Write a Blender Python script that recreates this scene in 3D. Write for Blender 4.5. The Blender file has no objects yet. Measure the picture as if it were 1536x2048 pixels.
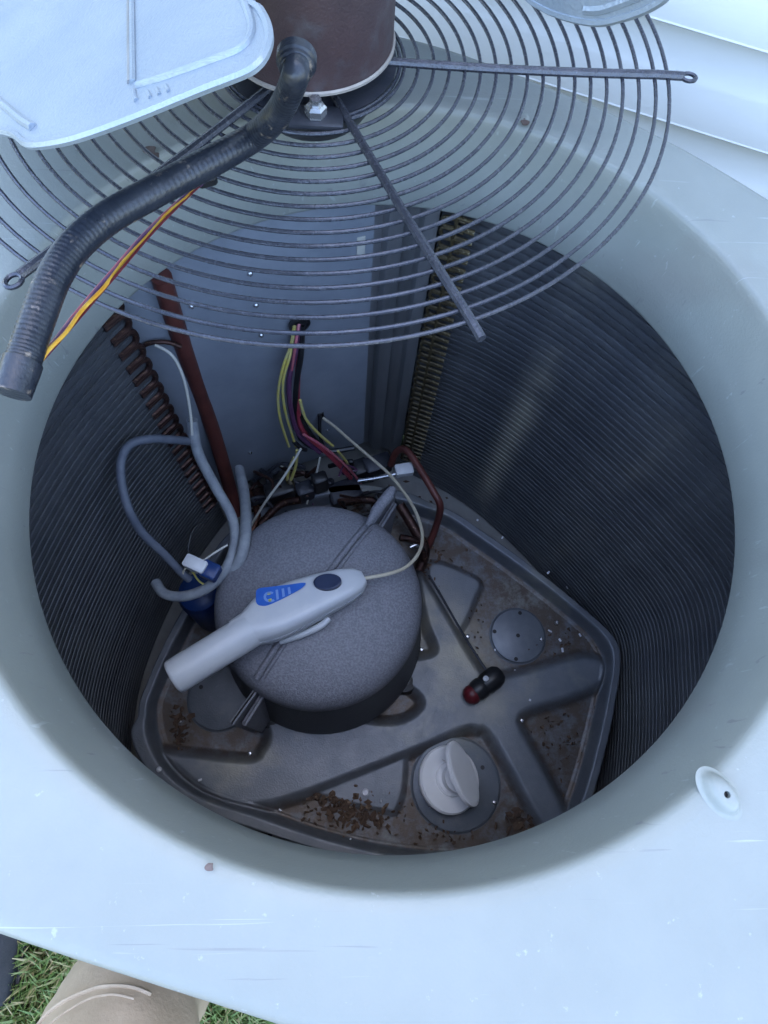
import bpy, math, random
import numpy as np
from mathutils import Vector, Matrix
R_ = math.radians
random.seed(5); rng = np.random.default_rng(5)
sc = bpy.context.scene
col = sc.collection

# ------------------------------------------------------------------ camera
W0, H0, F0 = 1536, 2048, 1300.0
CC = np.array([0.0329, 0.2415])            # opening centre relative to the camera foot
CAMZ = 1.15
_d = np.array([694 - 768, 1538 - 1024, F0], float); _d /= np.linalg.norm(_d)
_z = -_d; _x = np.array([1., 0, 0]) - _z * _z[0]; _x /= np.linalg.norm(_x); _y = np.cross(_z, _x)
RW = np.array([_x, _y, _z])                # world axes in camera axes (right, down, forward)
CAMP = np.array([-CC[0], -CC[1], CAMZ])
cam = bpy.data.cameras.new('camera'); camo = bpy.data.objects.new('camera', cam); col.objects.link(camo)
cam.sensor_fit = 'VERTICAL'; cam.sensor_height = 24; cam.lens = 24 * F0 / H0
cam.clip_start = 0.01; cam.clip_end = 200
m = Matrix.Identity(4)
for i in range(3):
    m[i][0] = RW[i, 0]; m[i][1] = -RW[i, 1]; m[i][2] = -RW[i, 2]; m[i][3] = CAMP[i]
camo.matrix_world = m
sc.camera = camo

def ray(px, py): return RW @ np.array([px - 768, py - 1024, F0])
def at(px, py, z):                          # photo pixel -> point on the level plane z
    r = ray(px, py); return CAMP + r * ((z - CAMZ) / r[2])
def onplane(px, py, p0, n):                 # photo pixel -> point on any plane
    r = ray(px, py); return CAMP + r * (np.dot(np.asarray(p0) - CAMP, n) / np.dot(r, n))

# ------------------------------------------------------------------ light
SUN_AZ, SUN_EL = R_(21.5), R_(52)
w = bpy.data.worlds.new('World'); sc.world = w; w.use_nodes = True
nt = w.node_tree
sky = nt.nodes.new('ShaderNodeTexSky'); sky.sky_type = 'NISHITA'; sky.sun_disc = False
sky.sun_elevation = SUN_EL; sky.sun_rotation = SUN_AZ; sky.air_density = 1.0; sky.dust_density = 2.6; sky.ozone_density = .6
bg = nt.nodes['Background']; bg.inputs['Strength'].default_value = 0.12
nt.links.new(sky.outputs[0], bg.inputs['Color'])
sun = bpy.data.lights.new('sun', 'SUN'); sun.energy = 3.5; sun.angle = R_(0.5); sun.color = (1, .95, .87)
suno = bpy.data.objects.new('sun', sun); col.objects.link(suno)
sd = Vector((math.sin(SUN_AZ) * math.cos(SUN_EL), math.cos(SUN_AZ) * math.cos(SUN_EL), math.sin(SUN_EL)))
suno.rotation_euler = sd.to_track_quat('Z', 'Y').to_euler()
sc.view_settings.view_transform = 'Standard'; sc.view_settings.look = 'None'
sc.view_settings.exposure = 3.5; sc.view_settings.gamma = 1

# ------------------------------------------------------------------ materials
def lin(c): return tuple((v / 12.92 if v <= .04045 else ((v + .055) / 1.055) ** 2.4) for v in c)
def mat(name, c1, c2=None, scale=30, rough=.5, metal=0., bump=0., bscale=200, spec=.5, detail=4, lo=.35, hi=.65, c3=None, s3=90, lo3=.62, hi3=.7, stretch=None, rand=0., coat=0.):
    M = bpy.data.materials.new(name); M.use_nodes = True; t = M.node_tree; N = t.nodes; L = t.links
    b = N['Principled BSDF']; b.inputs['Roughness'].default_value = rough; b.inputs['Metallic'].default_value = metal
    b.inputs['Specular IOR Level'].default_value = spec; b.inputs['Coat Weight'].default_value = coat
    tc = N.new('ShaderNodeTexCoord'); src = tc.outputs['Object']
    if stretch:
        mp = N.new('ShaderNodeMapping'); mp.inputs['Scale'].default_value = stretch; L.new(src, mp.inputs[0]); src = mp.outputs[0]
    def noise(s, d=detail):
        n = N.new('ShaderNodeTexNoise'); n.inputs['Scale'].default_value = s; n.inputs['Detail'].default_value = d; n.inputs['Roughness'].default_value = .6
        L.new(src, n.inputs['Vector']); return n.outputs['Fac']
    def ramp(f, a, bb):
        r = N.new('ShaderNodeMapRange'); r.inputs['From Min'].default_value = a; r.inputs['From Max'].default_value = bb; L.new(f, r.inputs['Value']); return r.outputs['Result']
    def mix(f, A, B):
        x = N.new('ShaderNodeMix'); x.data_type = 'RGBA'
        if f is not None: L.new(f, x.inputs['Factor'])
        for s, v in ((6, A), (7, B)):
            if isinstance(v, tuple): x.inputs[s].default_value = (*v, 1)
            else: L.new(v, x.inputs[s])
        return x.outputs[2]
    out = c1
    if c2: out = mix(ramp(noise(scale), lo, hi), c1, c2)
    if c3: out = mix(ramp(noise(s3, 6), lo3, hi3), out, c3)
    if rand:
        oi = N.new('ShaderNodeObjectInfo'); hs = N.new('ShaderNodeHueSaturation')
        mr = N.new('ShaderNodeMapRange'); mr.inputs['To Min'].default_value = 1 - rand; mr.inputs['To Max'].default_value = 1 + rand
        L.new(oi.outputs['Random'], mr.inputs['Value']); L.new(mr.outputs[0], hs.inputs['Value'])
        if isinstance(out, tuple): hs.inputs['Color'].default_value = (*out, 1)
        else: L.new(out, hs.inputs['Color'])
        out = hs.outputs[0]
    if isinstance(out, tuple): b.inputs['Base Color'].default_value = (*out, 1)
    else: L.new(out, b.inputs['Base Color'])
    if bump:
        bp = N.new('ShaderNodeBump'); bp.inputs['Strength'].default_value = bump; bp.inputs['Distance'].default_value = .002
        L.new(noise(bscale, 3), bp.inputs['Height']); L.new(bp.outputs[0], b.inputs['Normal'])
    if c2:
        rr = N.new('ShaderNodeMapRange'); rr.inputs['To Min'].default_value = max(0, rough - .1); rr.inputs['To Max'].default_value = min(1, rough + .12)
        L.new(noise(scale * 2.3), rr.inputs['Value']); L.new(rr.outputs[0], b.inputs['Roughness'])
    M['k'] = 1
    return M
M = {}
M['shell'] = mat('painted_cover', (.250, .266, .246), (.288, .302, .278), 7, .40, 0, .14, 420, c3=(.36, .38, .38), s3=140, lo3=.66, hi3=.74)
def scuffs(P, colr, ang, sc_, lo, hi):      # faint long scratches in the paint
    t = P.node_tree; N = t.nodes; L = t.links; b = N['Principled BSDF']; src = b.inputs['Base Color'].links[0].from_socket
    tc = N.new('ShaderNodeTexCoord'); mp = N.new('ShaderNodeMapping'); mp.inputs['Rotation'].default_value = (0, 0, ang); mp.inputs['Scale'].default_value = sc_
    L.new(tc.outputs['Object'], mp.inputs[0]); n = N.new('ShaderNodeTexNoise'); n.inputs['Scale'].default_value = 1; n.inputs['Detail'].default_value = 3; n.inputs['Distortion'].default_value = .6
    L.new(mp.outputs[0], n.inputs['Vector']); mr = N.new('ShaderNodeMapRange'); mr.inputs['From Min'].default_value = lo; mr.inputs['From Max'].default_value = hi; mr.inputs['To Max'].default_value = .55
    L.new(n.outputs['Fac'], mr.inputs['Value']); x = N.new('ShaderNodeMix'); x.data_type = 'RGBA'; L.new(mr.outputs[0], x.inputs['Factor']); L.new(src, x.inputs[6]); x.inputs[7].default_value = (*colr, 1); L.new(x.outputs[2], b.inputs['Base Color'])
scuffs(M['shell'], (.175, .175, .185), .5, (6, 220, 40), .685, .73)
scuffs(M['shell'], (.42, .44, .44), -.9, (9, 260, 40), .69, .73)
scuffs(M['shell'], (.235, .225, .205), .2, (7, 9, 9), .62, .80)
M['boss'] = mat('boss_paint', (.262, .278, .256), (.298, .312, .288), 60, .4, 0, .1, 400, c3=(.3, .22, .17), s3=90, lo3=.7, hi3=.78)
M['rust'] = mat('rust_mark', (.16, .115, .10), (.09, .06, .05), 150, .8)
M['pan'] = None
M['pandisc'] = mat('pan_disc', (.16, .175, .20), (.20, .215, .235), 40, .45, .35, .1, 500)
M['fin'] = mat('coil_fin', (.100, .106, .120), (.138, .142, .150), 14, .36, .5, .35, 1100, c3=(.19, .18, .155), s3=4, lo3=.66, hi3=.76, stretch=(1, 1, .25), rand=.12)
M['sheet'] = mat('galvanised_sheet', (.29, .32, .37), (.34, .37, .42), 16, .36, .25, .08, 300)
M['post'] = mat('galvanised_post', (.22, .225, .23), (.30, .30, .31), 22, .32, .6, .1, 200, stretch=(1, 1, .15))
M['copper'] = mat('aged_copper', (.13, .055, .032), (.07, .032, .024), 60, .38, .7, .2, 300, c3=(.3, .16, .09), s3=160, lo3=.6, hi3=.68)
M['copper_dark'] = mat('dark_copper', (.075, .036, .028), (.04, .022, .02), 60, .45, .6, .2, 300, c3=(.26, .15, .09), s3=200, lo3=.6, hi3=.68)
M['copper_gold'] = mat('dull_brass_copper', (.13, .10, .05), (.06, .046, .028), 90, .4, .6, .2, 300, c3=(.35, .3, .2), s3=200, lo3=.6, hi3=.68)
M['redpipe'] = mat('red_brown_pipe', (.15, .045, .035), (.10, .032, .028), 25, .45, .15, .1, 200)
M['blanket'] = mat('grey_moulded_cover', (.140, .143, .165), (.215, .216, .240), 380, .5, 0, .5, 500, lo=.4, hi=.6)
M['lowshell'] = mat('dark_shell', (.050, .053, .064), (.075, .078, .088), 380, .5, 0, .4, 500)
M['greyhose'] = mat('grey_insulation', (.22, .24, .265), (.30, .32, .34), 70, .6, 0, .3, 300)
M['darkhose'] = mat('dark_cable', (.10, .115, .15), (.14, .155, .19), 70, .5)
M['black'] = mat('black_plastic', (.012, .012, .014), (.022, .022, .024), 60, .4)
M['yellow'] = mat('yellow_wire', (.62, .52, .10), (.55, .50, .22), 80, .4)
M['orange'] = mat('yellow_orange_wire', (.62, .27, .02), (.70, .42, .06), 80, .4)
M['red'] = mat('red_wire', (.34, .03, .045), (.42, .07, .10), 80, .4)
M['purple'] = mat('purple_wire', (.10, .04, .10), (.15, .06, .13), 80, .4)
M['pinkw'] = mat('pink_wire', (.45, .10, .14), (.5, .18, .2), 80, .4)
M['whitew'] = mat('pale_wire', (.52, .51, .46), (.6, .58, .5), 80, .45)
M['cord'] = mat('beige_cord', (.45, .40, .30), (.52, .47, .36), 120, .5)
M['white'] = mat('white_plastic', (.62, .63, .64), (.68, .68, .68), 40, .38, 0, .06, 300)
M['tool'] = mat('pale_grey_plastic', (.47, .49, .52), (.52, .535, .55), 30, .36, 0, .08, 500)
M['plug'] = mat('white_plug', (.88, .87, .86), (.91, .90, .90), 30, .45, 0, .1, 300, c3=(.5, .42, .36), s3=60, lo3=.66, hi3=.74)
M['blue'] = mat('blue_paint', (.006, .030, .13), (.009, .04, .16), 40, .4)
M['label'] = mat('blue_label', (.02, .10, .42), (.03, .13, .48), 60, .35)
M['navy'] = mat('navy_button', (.012, .022, .06), (.018, .03, .075), 60, .45)
M['redcap'] = mat('dark_red_plastic', (.10, .010, .014), (.14, .014, .02), 60, .4)
M['steel'] = mat('bright_steel', (.55, .56, .58), (.65, .65, .66), 60, .25, .9)
M['wire_guard'] = mat('coated_wire', (.060, .064, .082), (.082, .085, .104), 90, .25, .5, .2, 400, c3=(.13, .10, .10), s3=60, lo3=.70, hi3=.78)
M['guard_dark'] = mat('dark_guard_plate', (.03, .034, .045), (.05, .05, .06), 50, .45, .2, .2, 200)
M['motor'] = mat('rusty_motor_paint', (.056, .038, .043), (.076, .048, .052), 22, .46, .1, .3, 500, c3=(.09, .08, .09), s3=30, lo3=.55, hi3=.7)
M['motor_rim'] = mat('motor_rim', (.34, .30, .27), (.42, .38, .34), 60, .4, .3)
M['blade'] = mat('aluminium_blade', (.27, .315, .365), (.32, .36, .405), 14, .40, .45, .25, 500)
M['conduit'] = mat('grey_flexible_conduit', (.016, .020, .030), (.030, .034, .045), 50, .30, .1, .2, 350, c3=(.26, .21, .17), s3=110, lo3=.62, hi3=.72)
M['siding'] = mat('white_vinyl', (.60, .60, .585), (.64, .64, .625), 6, .45, 0, .15, 160, stretch=(.15, 1, 1))
M['trouser'] = mat('khaki_cotton', (.34, .265, .18), (.41, .32, .22), 25, .85, 0, .25, 300)
M['hem'] = mat('pale_stitching', (.40, .32, .23), (.46, .37, .27), 120, .9)
M['shoe'] = mat('dark_shoe', (.03, .034, .045), (.05, .05, .06), 30, .7, 0, .3, 300)
M['shoe2'] = mat('grey_suede', (.20, .18, .16), (.26, .23, .2), 30, .9, 0, .5, 300)
M['soil'] = mat('lawn_soil', (.045, .075, .02), (.09, .07, .035), 25, .95, 0, .6, 80)
M['concrete'] = mat('concrete', (.32, .31, .29), (.4, .39, .37), 20, .9, 0, .5, 150)
M['leaf'] = mat('dead_leaf', (.070, .042, .028), (.12, .072, .045), 40, .85, c3=(.2, .14, .09), s3=120, lo3=.6, hi3=.66)
M['crumb'] = mat('white_crumb', (.7, .7, .75), (.75, .75, .8), 100, .6)
M['hole'] = mat('hole_black', (.006, .006, .008))
M['yprint'] = mat('yellow_print', (.6, .6, .12))
M['lprint'] = mat('pale_print', (.16, .28, .58))
# pan: dirt lies in the low pockets (attribute), rest is grey coated steel
def pan_mat():
    P = mat('stamped_pan', (.145, .163, .190), (.182, .196, .220), 30, .40, .25, .25, 450, c3=(.29, .29, .255), s3=7, lo3=.56, hi3=.72)
    t = P.node_tree; N = t.nodes; L = t.links; b = N['Principled BSDF']
    lk = b.inputs['Base Color'].links[0]; src = lk.from_socket
    a = N.new('ShaderNodeAttribute'); a.attribute_name = 'dirt'
    n = N.new('ShaderNodeTexNoise'); n.inputs['Scale'].default_value = 45; n.inputs['Detail'].default_value = 8; n.inputs['Roughness'].default_value = .7
    tc = N.new('ShaderNodeTexCoord'); L.new(tc.outputs['Object'], n.inputs['Vector'])
    mr = N.new('ShaderNodeMapRange'); mr.inputs['From Min'].default_value = .28; mr.inputs['From Max'].default_value = .55; L.new(n.outputs['Fac'], mr.inputs['Value'])
    mu = N.new('ShaderNodeMath'); mu.operation = 'MULTIPLY'; L.new(a.outputs['Fac'], mu.inputs[0]); L.new(mr.outputs[0], mu.inputs[1])
    x = N.new('ShaderNodeMix'); x.data_type = 'RGBA'; L.new(mu.outputs[0], x.inputs['Factor']); L.new(src, x.inputs[6]); x.inputs[7].default_value = (.098, .074, .058, 1)
    a2 = N.new('ShaderNodeAttribute'); a2.attribute_name = 'light_patch'; m2 = N.new('ShaderNodeMath'); m2.operation = 'MULTIPLY'  # warm light on the pan, mixed into its base colour
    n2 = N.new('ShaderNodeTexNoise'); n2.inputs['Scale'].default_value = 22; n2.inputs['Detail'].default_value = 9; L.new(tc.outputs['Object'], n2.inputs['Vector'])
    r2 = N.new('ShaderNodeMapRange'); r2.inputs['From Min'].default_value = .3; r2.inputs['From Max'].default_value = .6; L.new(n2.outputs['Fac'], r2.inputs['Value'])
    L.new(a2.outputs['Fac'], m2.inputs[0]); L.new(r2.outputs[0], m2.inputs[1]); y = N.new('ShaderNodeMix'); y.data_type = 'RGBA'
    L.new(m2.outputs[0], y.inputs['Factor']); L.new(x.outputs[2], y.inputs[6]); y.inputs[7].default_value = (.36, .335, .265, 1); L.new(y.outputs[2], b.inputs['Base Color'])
    return P
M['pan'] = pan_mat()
def fin_mat(P):                             # light streaks on the coil painted as pale colour, broken up by noise
    t = P.node_tree; N = t.nodes; L = t.links; b = N['Principled BSDF']; src = b.inputs['Base Color'].links[0].from_socket
    a = N.new('ShaderNodeAttribute'); a.attribute_name = 'light_streak'; n = N.new('ShaderNodeTexNoise'); n.inputs['Scale'].default_value = 5; n.inputs['Detail'].default_value = 5
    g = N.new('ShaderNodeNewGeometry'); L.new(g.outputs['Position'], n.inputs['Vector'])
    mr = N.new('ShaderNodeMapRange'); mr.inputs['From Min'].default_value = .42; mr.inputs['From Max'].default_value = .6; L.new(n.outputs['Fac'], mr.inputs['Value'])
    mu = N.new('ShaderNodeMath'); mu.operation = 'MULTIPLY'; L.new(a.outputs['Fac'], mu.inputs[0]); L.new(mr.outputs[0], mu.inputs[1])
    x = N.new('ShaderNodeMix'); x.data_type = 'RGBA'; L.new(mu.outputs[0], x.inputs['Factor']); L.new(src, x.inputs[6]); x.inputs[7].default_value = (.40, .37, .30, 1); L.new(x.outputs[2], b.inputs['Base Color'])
    n2 = N.new('ShaderNodeTexNoise'); n2.inputs['Scale'].default_value = 3.2; n2.inputs['Detail'].default_value = 6; L.new(g.outputs['Position'], n2.inputs['Vector'])
    m2 = N.new('ShaderNodeMapRange'); m2.inputs['From Min'].default_value = .55; m2.inputs['From Max'].default_value = .75; m2.inputs['To Max'].default_value = .6; L.new(n2.outputs['Fac'], m2.inputs['Value'])
    y = N.new('ShaderNodeMix'); y.data_type = 'RGBA'; L.new(m2.outputs[0], y.inputs['Factor']); L.new(x.outputs[2], y.inputs[6]); y.inputs[7].default_value = (.15, .147, .13, 1); L.new(y.outputs[2], b.inputs['Base Color'])
fin_mat(M['fin'])

# ------------------------------------------------------------------ mesh helpers
def cr(pts, n=6, closed=False):             # Catmull-Rom resample
    P = [np.asarray(p, float) for p in pts]; k = len(P); out = []
    rngk = range(k if closed else k - 1)
    for i in rngk:
        if closed: a, b, c, d = P[i - 1], P[i], P[(i + 1) % k], P[(i + 2) % k]
        else: a, b, c, d = P[max(i - 1, 0)], P[i], P[i + 1], P[min(i + 2, k - 1)]
        for j in range(n):
            t = j / n
            out.append(.5 * (2 * b + (c - a) * t + (2 * a - 5 * b + 4 * c - d) * t * t + (3 * b - a - 3 * c + d) * t ** 3))
    if not closed: out.append(P[-1])
    return out

class MB:
    def __init__(s): s.v = []; s.f = []
    def add(s, v, f):
        o = len(s.v); s.v += [tuple(map(float, p)) for p in v]; s.f += [tuple(i + o for i in q) for q in f]; return s
    def tube(s, pts, r, seg=8, closed=False, caps=True):
        P = [np.asarray(p, float) for p in pts]; n = len(P); V = []; Fc = []
        rr = [r] * n if np.isscalar(r) else list(r)
        up = None
        for i in range(n):
            a = P[i - 1] if (i or closed) else P[0]; b = P[(i + 1) % n] if (i < n - 1 or closed) else P[-1]
            t = b - a; t = t / (np.linalg.norm(t) + 1e-12)
            if up is None:
                up = np.array([0, 0, 1.]) if abs(t[2]) < .9 else np.array([1., 0, 0])
            u = up - t * np.dot(up, t); u /= np.linalg.norm(u) + 1e-12; up = u; v = np.cross(t, u)
            for j in range(seg):
                g = 2 * math.pi * j / seg; V.append(P[i] + rr[i] * (math.cos(g) * u + math.sin(g) * v))
        for i in range(n if closed else n - 1):
            for j in range(seg):
                k = (j + 1) % seg; i2 = (i + 1) % n
                Fc.append((i * seg + j, i * seg + k, i2 * seg + k, i2 * seg + j))
        if caps and not closed:
            Fc.append(tuple(range(seg))[::-1]); Fc.append(tuple((n - 1) * seg + j for j in range(seg)))
        return s.add(V, Fc)
    def lathe(s, prof, c=(0, 0, 0), seg=48, axis=None, caps=True):
        c = np.asarray(c, float); V = []; Fc = []
        if axis is None: ex, ey, ez = np.eye(3)
        else:
            ez = np.asarray(axis, float); ez /= np.linalg.norm(ez)
            ex = np.cross([0, 1., 0], ez)
            if np.linalg.norm(ex) < .1: ex = np.cross([1., 0, 0], ez)
            ex /= np.linalg.norm(ex); ey = np.cross(ez, ex)
        for r, z in prof:
            for j in range(seg):
                g = 2 * math.pi * j / seg; V.append(c + ex * r * math.cos(g) + ey * r * math.sin(g) + ez * z)
        for i in range(len(prof) - 1):
            for j in range(seg):
                k = (j + 1) % seg; Fc.append((i * seg + j, i * seg + k, (i + 1) * seg + k, (i + 1) * seg + j))
        if caps:
            if prof[0][0] > 0: Fc.append(tuple(range(seg))[::-1])
            if prof[-1][0] > 0: Fc.append(tuple((len(prof) - 1) * seg + j for j in range(seg)))
        return s.add(V, Fc)
    def box(s, c, size, ex=(1, 0, 0), ez=(0, 0, 1), bev=0.):
        ex = np.asarray(ex, float); ex /= np.linalg.norm(ex); ez = np.asarray(ez, float); ez = ez - ex * np.dot(ex, ez); ez /= np.linalg.norm(ez); ey = np.cross(ez, ex)
        h = np.asarray(size, float) / 2; b = min(bev, min(h) * .9); V = []; Fc = []
        for zz, q in ((-h[2], b), (-h[2] + b, 0), (h[2] - b, 0), (h[2], b)):
            for sx, sy in ((-1, -1), (1, -1), (1, 1), (-1, 1)):
                x0, y0 = sx * (h[0] - q), sy * (h[1] - q)
                if b:
                    V += [(x0, y0 - sy * b, zz), (x0 - sx * b, y0, zz)] if sx * sy > 0 else [(x0 - sx * b, y0, zz), (x0, y0 - sy * b, zz)]
                else: V.append((x0, y0, zz))
        k = 8 if b else 4
        V = [np.asarray(c, float) + ex * p[0] + ey * p[1] + ez * p[2] for p in V]
        for i in range(3):
            for j in range(k): Fc.append((i * k + j, i * k + (j + 1) % k, (i + 1) * k + (j + 1) % k, (i + 1) * k + j))
        Fc.append(tuple(range(k))[::-1]); Fc.append(tuple(3 * k + j for j in range(k)))
        return s.add(V, Fc)
    def prism(s, poly, nrm, th):            # polygon of 3D points extruded along nrm
        nrm = np.asarray(nrm, float); n = len(poly); A = [np.asarray(p, float) for p in poly]
        V = A + [p + nrm * th for p in A]
        Fc = [tuple(range(n))[::-1], tuple(range(n, 2 * n))] + [(i, (i + 1) % n, n + (i + 1) % n, n + i) for i in range(n)]
        return s.add(V, Fc)
    def strip(s, rows, closed=False):       # grid of rows of points
        n = len(rows[0]); V = [p for r in rows for p in r]; Fc = []
        for i in range(len(rows) - 1):
            for j in range(n if closed else n - 1):
                k = (j + 1) % n; Fc.append((i * n + j, i * n + k, (i + 1) * n + k, (i + 1) * n + j))
        return s.add(V, Fc)
    def build(s, name, m, parent=None, smooth=True, angle=40):
        off = np.array(parent['o']) if parent is not None and 'o' in parent else np.zeros(3)
        me = bpy.data.meshes.new(name); me.from_pydata([tuple(np.array(p) - off) for p in s.v], [], s.f); me.materials.append(m)
        o = bpy.data.objects.new(name, me); col.objects.link(o)
        if smooth:
            for p in me.polygons: p.use_smooth = True
            try: me.set_sharp_from_angle(angle=R_(angle))
            except Exception: pass
        me.validate()
        if parent is not None:
            o.parent = parent; o['o'] = list(off)
        return o

def thing(name, label, cat, loc, group=None):
    o = bpy.data.objects.new(name, None); col.objects.link(o); o.location = loc; o.empty_display_size = .05
    o['label'] = label; o['category'] = cat; o['o'] = list(map(float, loc))
    if group: o['group'] = group
    return o
def tag(o, label, cat, group=None):
    o['label'] = label; o['category'] = cat
    if group: o['group'] = group
    return o
def clean():
    for o in bpy.data.objects:
        if 'o' in o: del o['o']
    for q in M.values():
        if 'k' in q: del q['k']
def px(lst, z=None): return [at(p[0], p[1], p[2] if len(p) > 2 else z) for p in lst]
def copy_part(o, parent, loc, rz=0, sxy=None):
    c = o.copy(); col.objects.link(c); c.parent = parent; c.location = loc; c.rotation_euler = (0, 0, rz); return c

TOP = .75; GL = -.05
# ------------------------------------------------------------------ setting
mb = MB(); mb.add([(-40, -40, GL), (40, -40, GL), (40, 40, GL), (-40, 40, GL)], [(0, 1, 2, 3)])
g = mb.build('ground', M['soil'], smooth=False); g['kind'] = 'structure'
mb = MB(); mb.box((.03, -.02, GL + .005), (1.05, .78, .018), ex=(.963, -.27, 0), bev=.006)
g = mb.build('concrete_pad', M['concrete']); g['kind'] = 'structure'

# lawn grass
def grass():
    n = 60000
    n = 80000; x = rng.uniform(-1.6, 1.8, n); y = rng.uniform(-1.7, .9, n)
    keep = ~((x * .963 + y * -.27 > -.50) & (x * .963 + y * -.27 < .56) & (x * .27 + y * .963 > -.46) & (x * .27 + y * .963 < .42)) & (x * .3665 + y * .9304 < .53)
    # thicker where the photograph looks down at it
    x2 = rng.uniform(-.75, .15, 30000); y2 = rng.uniform(-.85, -.38, 30000)
    k2 = ~((x2 * .27 + y2 * .963 > -.46) & (x2 * .963 + y2 * -.27 > -.50))
    x = np.r_[x[keep], x2[k2]]; y = np.r_[y[keep], y2[k2]]; n = len(x)
    h = rng.uniform(.02, .055, n); a = rng.uniform(0, 2 * np.pi, n); ln = rng.uniform(.1, .95, n) * h; wd = rng.uniform(.0012, .0026, n)
    dx, dy = np.cos(a), np.sin(a)
    v = np.zeros((n, 5, 3))
    v[:, 0] = np.c_[x - dy * wd, y + dx * wd, np.zeros(n)]; v[:, 1] = np.c_[x + dy * wd, y - dx * wd, np.zeros(n)]
    mx, my = x + dx * ln * .4, y + dy * ln * .4
    v[:, 2] = np.c_[mx + dy * wd * .8, my - dx * wd * .8, h * .65]; v[:, 3] = np.c_[mx - dy * wd * .8, my + dx * wd * .8, h * .65]
    v[:, 4] = np.c_[x + dx * ln, y + dy * ln, h]
    v[:, :, 2] += GL
    me = bpy.data.meshes.new('grass'); base = (np.arange(n) * 5)
    q = np.c_[base, base + 1, base + 2, base + 3]; t = np.c_[base + 3, base + 2, base + 4]
    me.from_pydata(v.reshape(-1, 3).tolist(), [], q.tolist() + t.tolist())
    at_ = me.attributes.new('tint', 'FLOAT', 'POINT'); at_.data.foreach_set('value', np.repeat(rng.uniform(0, 1, n), 5).astype(np.float32))
    G = bpy.data.materials.new('grass_blade'); G.use_nodes = True; N = G.node_tree.nodes; L = G.node_tree.links
    b = N['Principled BSDF']; b.inputs['Roughness'].default_value = .5
    aa = N.new('ShaderNodeAttribute'); aa.attribute_name = 'tint'; rp = N.new('ShaderNodeValToRGB'); L.new(aa.outputs['Fac'], rp.inputs[0]); L.new(rp.outputs[0], b.inputs['Base Color'])
    e = rp.color_ramp.elements; e[0].color = (.08, .15, .03, 1); e[1].color = (.42, .33, .18, 1)
    x1 = e.new(.5); x1.color = (.15, .23, .065, 1); x1 = e.new(.72); x1.color = (.21, .26, .09, 1)
    me.materials.append(G)
    o = bpy.data.objects.new('grass', me); col.objects.link(o); o['kind'] = 'stuff'
grass()

# house with lap siding behind the unit
HA = R_(-21.5); ht = np.array([math.cos(HA), math.sin(HA), 0]); hn = np.array([-math.sin(HA), math.cos(HA), 0]); HD = .565
hbase = hn * HD
house = thing('house', 'house wall clad in white vinyl lap siding close behind the air conditioner', 'house', tuple(hbase))
mb = MB(); mb.box(hbase + hn * 1.55 + np.array([0, 0, 1.58]), (7.0, 3.0, 3.24), ex=ht); mb.build('wall_core', M['siding'], house, smooth=False)
mb = MB()
prof = [(0.0, 0.0), (-.0185, 0.0), (-.0195, .0015), (-.0185, .003), (-.0165, .048), (-.0145, .052), (-.008, .066), (-.0045, .085), (-.004, .1005)]   # out distance, height
rows = [[hn * (HD + .03 + d) + ht * s + np.array([0, 0, z]) for s in np.linspace(-3.4, 3.4, 3)] for d, z in prof]
mb.strip(rows)
b0 = mb.build('siding_board', M['siding'], house, angle=25)
b0.location = (0, 0, .01)
for k in [-1] + list(range(1, 31)): copy_part(b0, house, (0, 0, .01 + k * .1))

# ------------------------------------------------------------------ air conditioner
ac = thing('air_conditioner', 'open grey air conditioner with a round top opening and ribbed coil inside', 'air conditioner', (0, 0, -.034))
# top cover: bowed square with a flared round orifice
ut = np.array([math.cos(R_(-15.7)), math.sin(R_(-15.7))]); un_ = np.array([-ut[1], ut[0]])
outl = [(-.30, .36), (-.1, .386), (.052, .364), (.152, .3365), (.248, .294), (.37, .225), (.48, .12), (.535, -.03), (.535, -.2), (.49, -.31), (.38, -.358), (.2, -.367), (.03, -.367), (-.12, -.367), (-.25, -.362), (-.36, -.335), (-.42, -.25), (-.435, -.05), (-.425, .2), (-.385, .31)]
OL = [ut * a + un_ * b for a, b in outl]; OLs = np.array(cr(OL, 10, True))
def polar(poly, th):                        # radius of a closed outline at given angles
    P = np.asarray(poly); a = np.unwrap(np.arctan2(P[:, 1], P[:, 0])); r = np.hypot(P[:, 0], P[:, 1])
    if a[-1] < a[0]: a = a[::-1]; r = r[::-1]
    o = np.argsort(a % (2 * np.pi)); a2 = (a % (2 * np.pi))[o]; r2 = r[o]
    a3 = np.r_[a2 - 2 * np.pi, a2, a2 + 2 * np.pi]; r3 = np.r_[r2, r2, r2]
    return np.interp(th % (2 * np.pi), a3, r3)
NT = 360; TH = np.linspace(0, 2 * np.pi, NT, endpoint=False); CS = np.c_[np.cos(TH), np.sin(TH)]
ro = polar(OLs, TH)
rows = []
def ring(r, z): rows.append([(CS[i, 0] * (r[i] if not np.isscalar(r) else r), CS[i, 1] * (r[i] if not np.isscalar(r) else r), z) for i in range(NT)])
for r, z in ((.306, .640), (.2985, .6445), (.2968, .648), (.2985, .685), (.3012, .72), (.3030, .738), (.3036, .7445), (.3052, .7482), (.3078, .7496), (.316, TOP)): ring(r, z)
for k in (.25, .5, .75): ring(.316 + (ro - .012 - .316) * k, TOP)
ring(ro - .010, TOP); ring(ro - .004, TOP - .0012); ring(ro - .0008, TOP - .005); ring(ro, TOP - .011); ring(ro + .001, TOP - .05); ring(ro - .002, TOP - .055)
cover = MB().strip(rows, True).build('top_cover', M['shell'], ac, angle=60)
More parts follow.
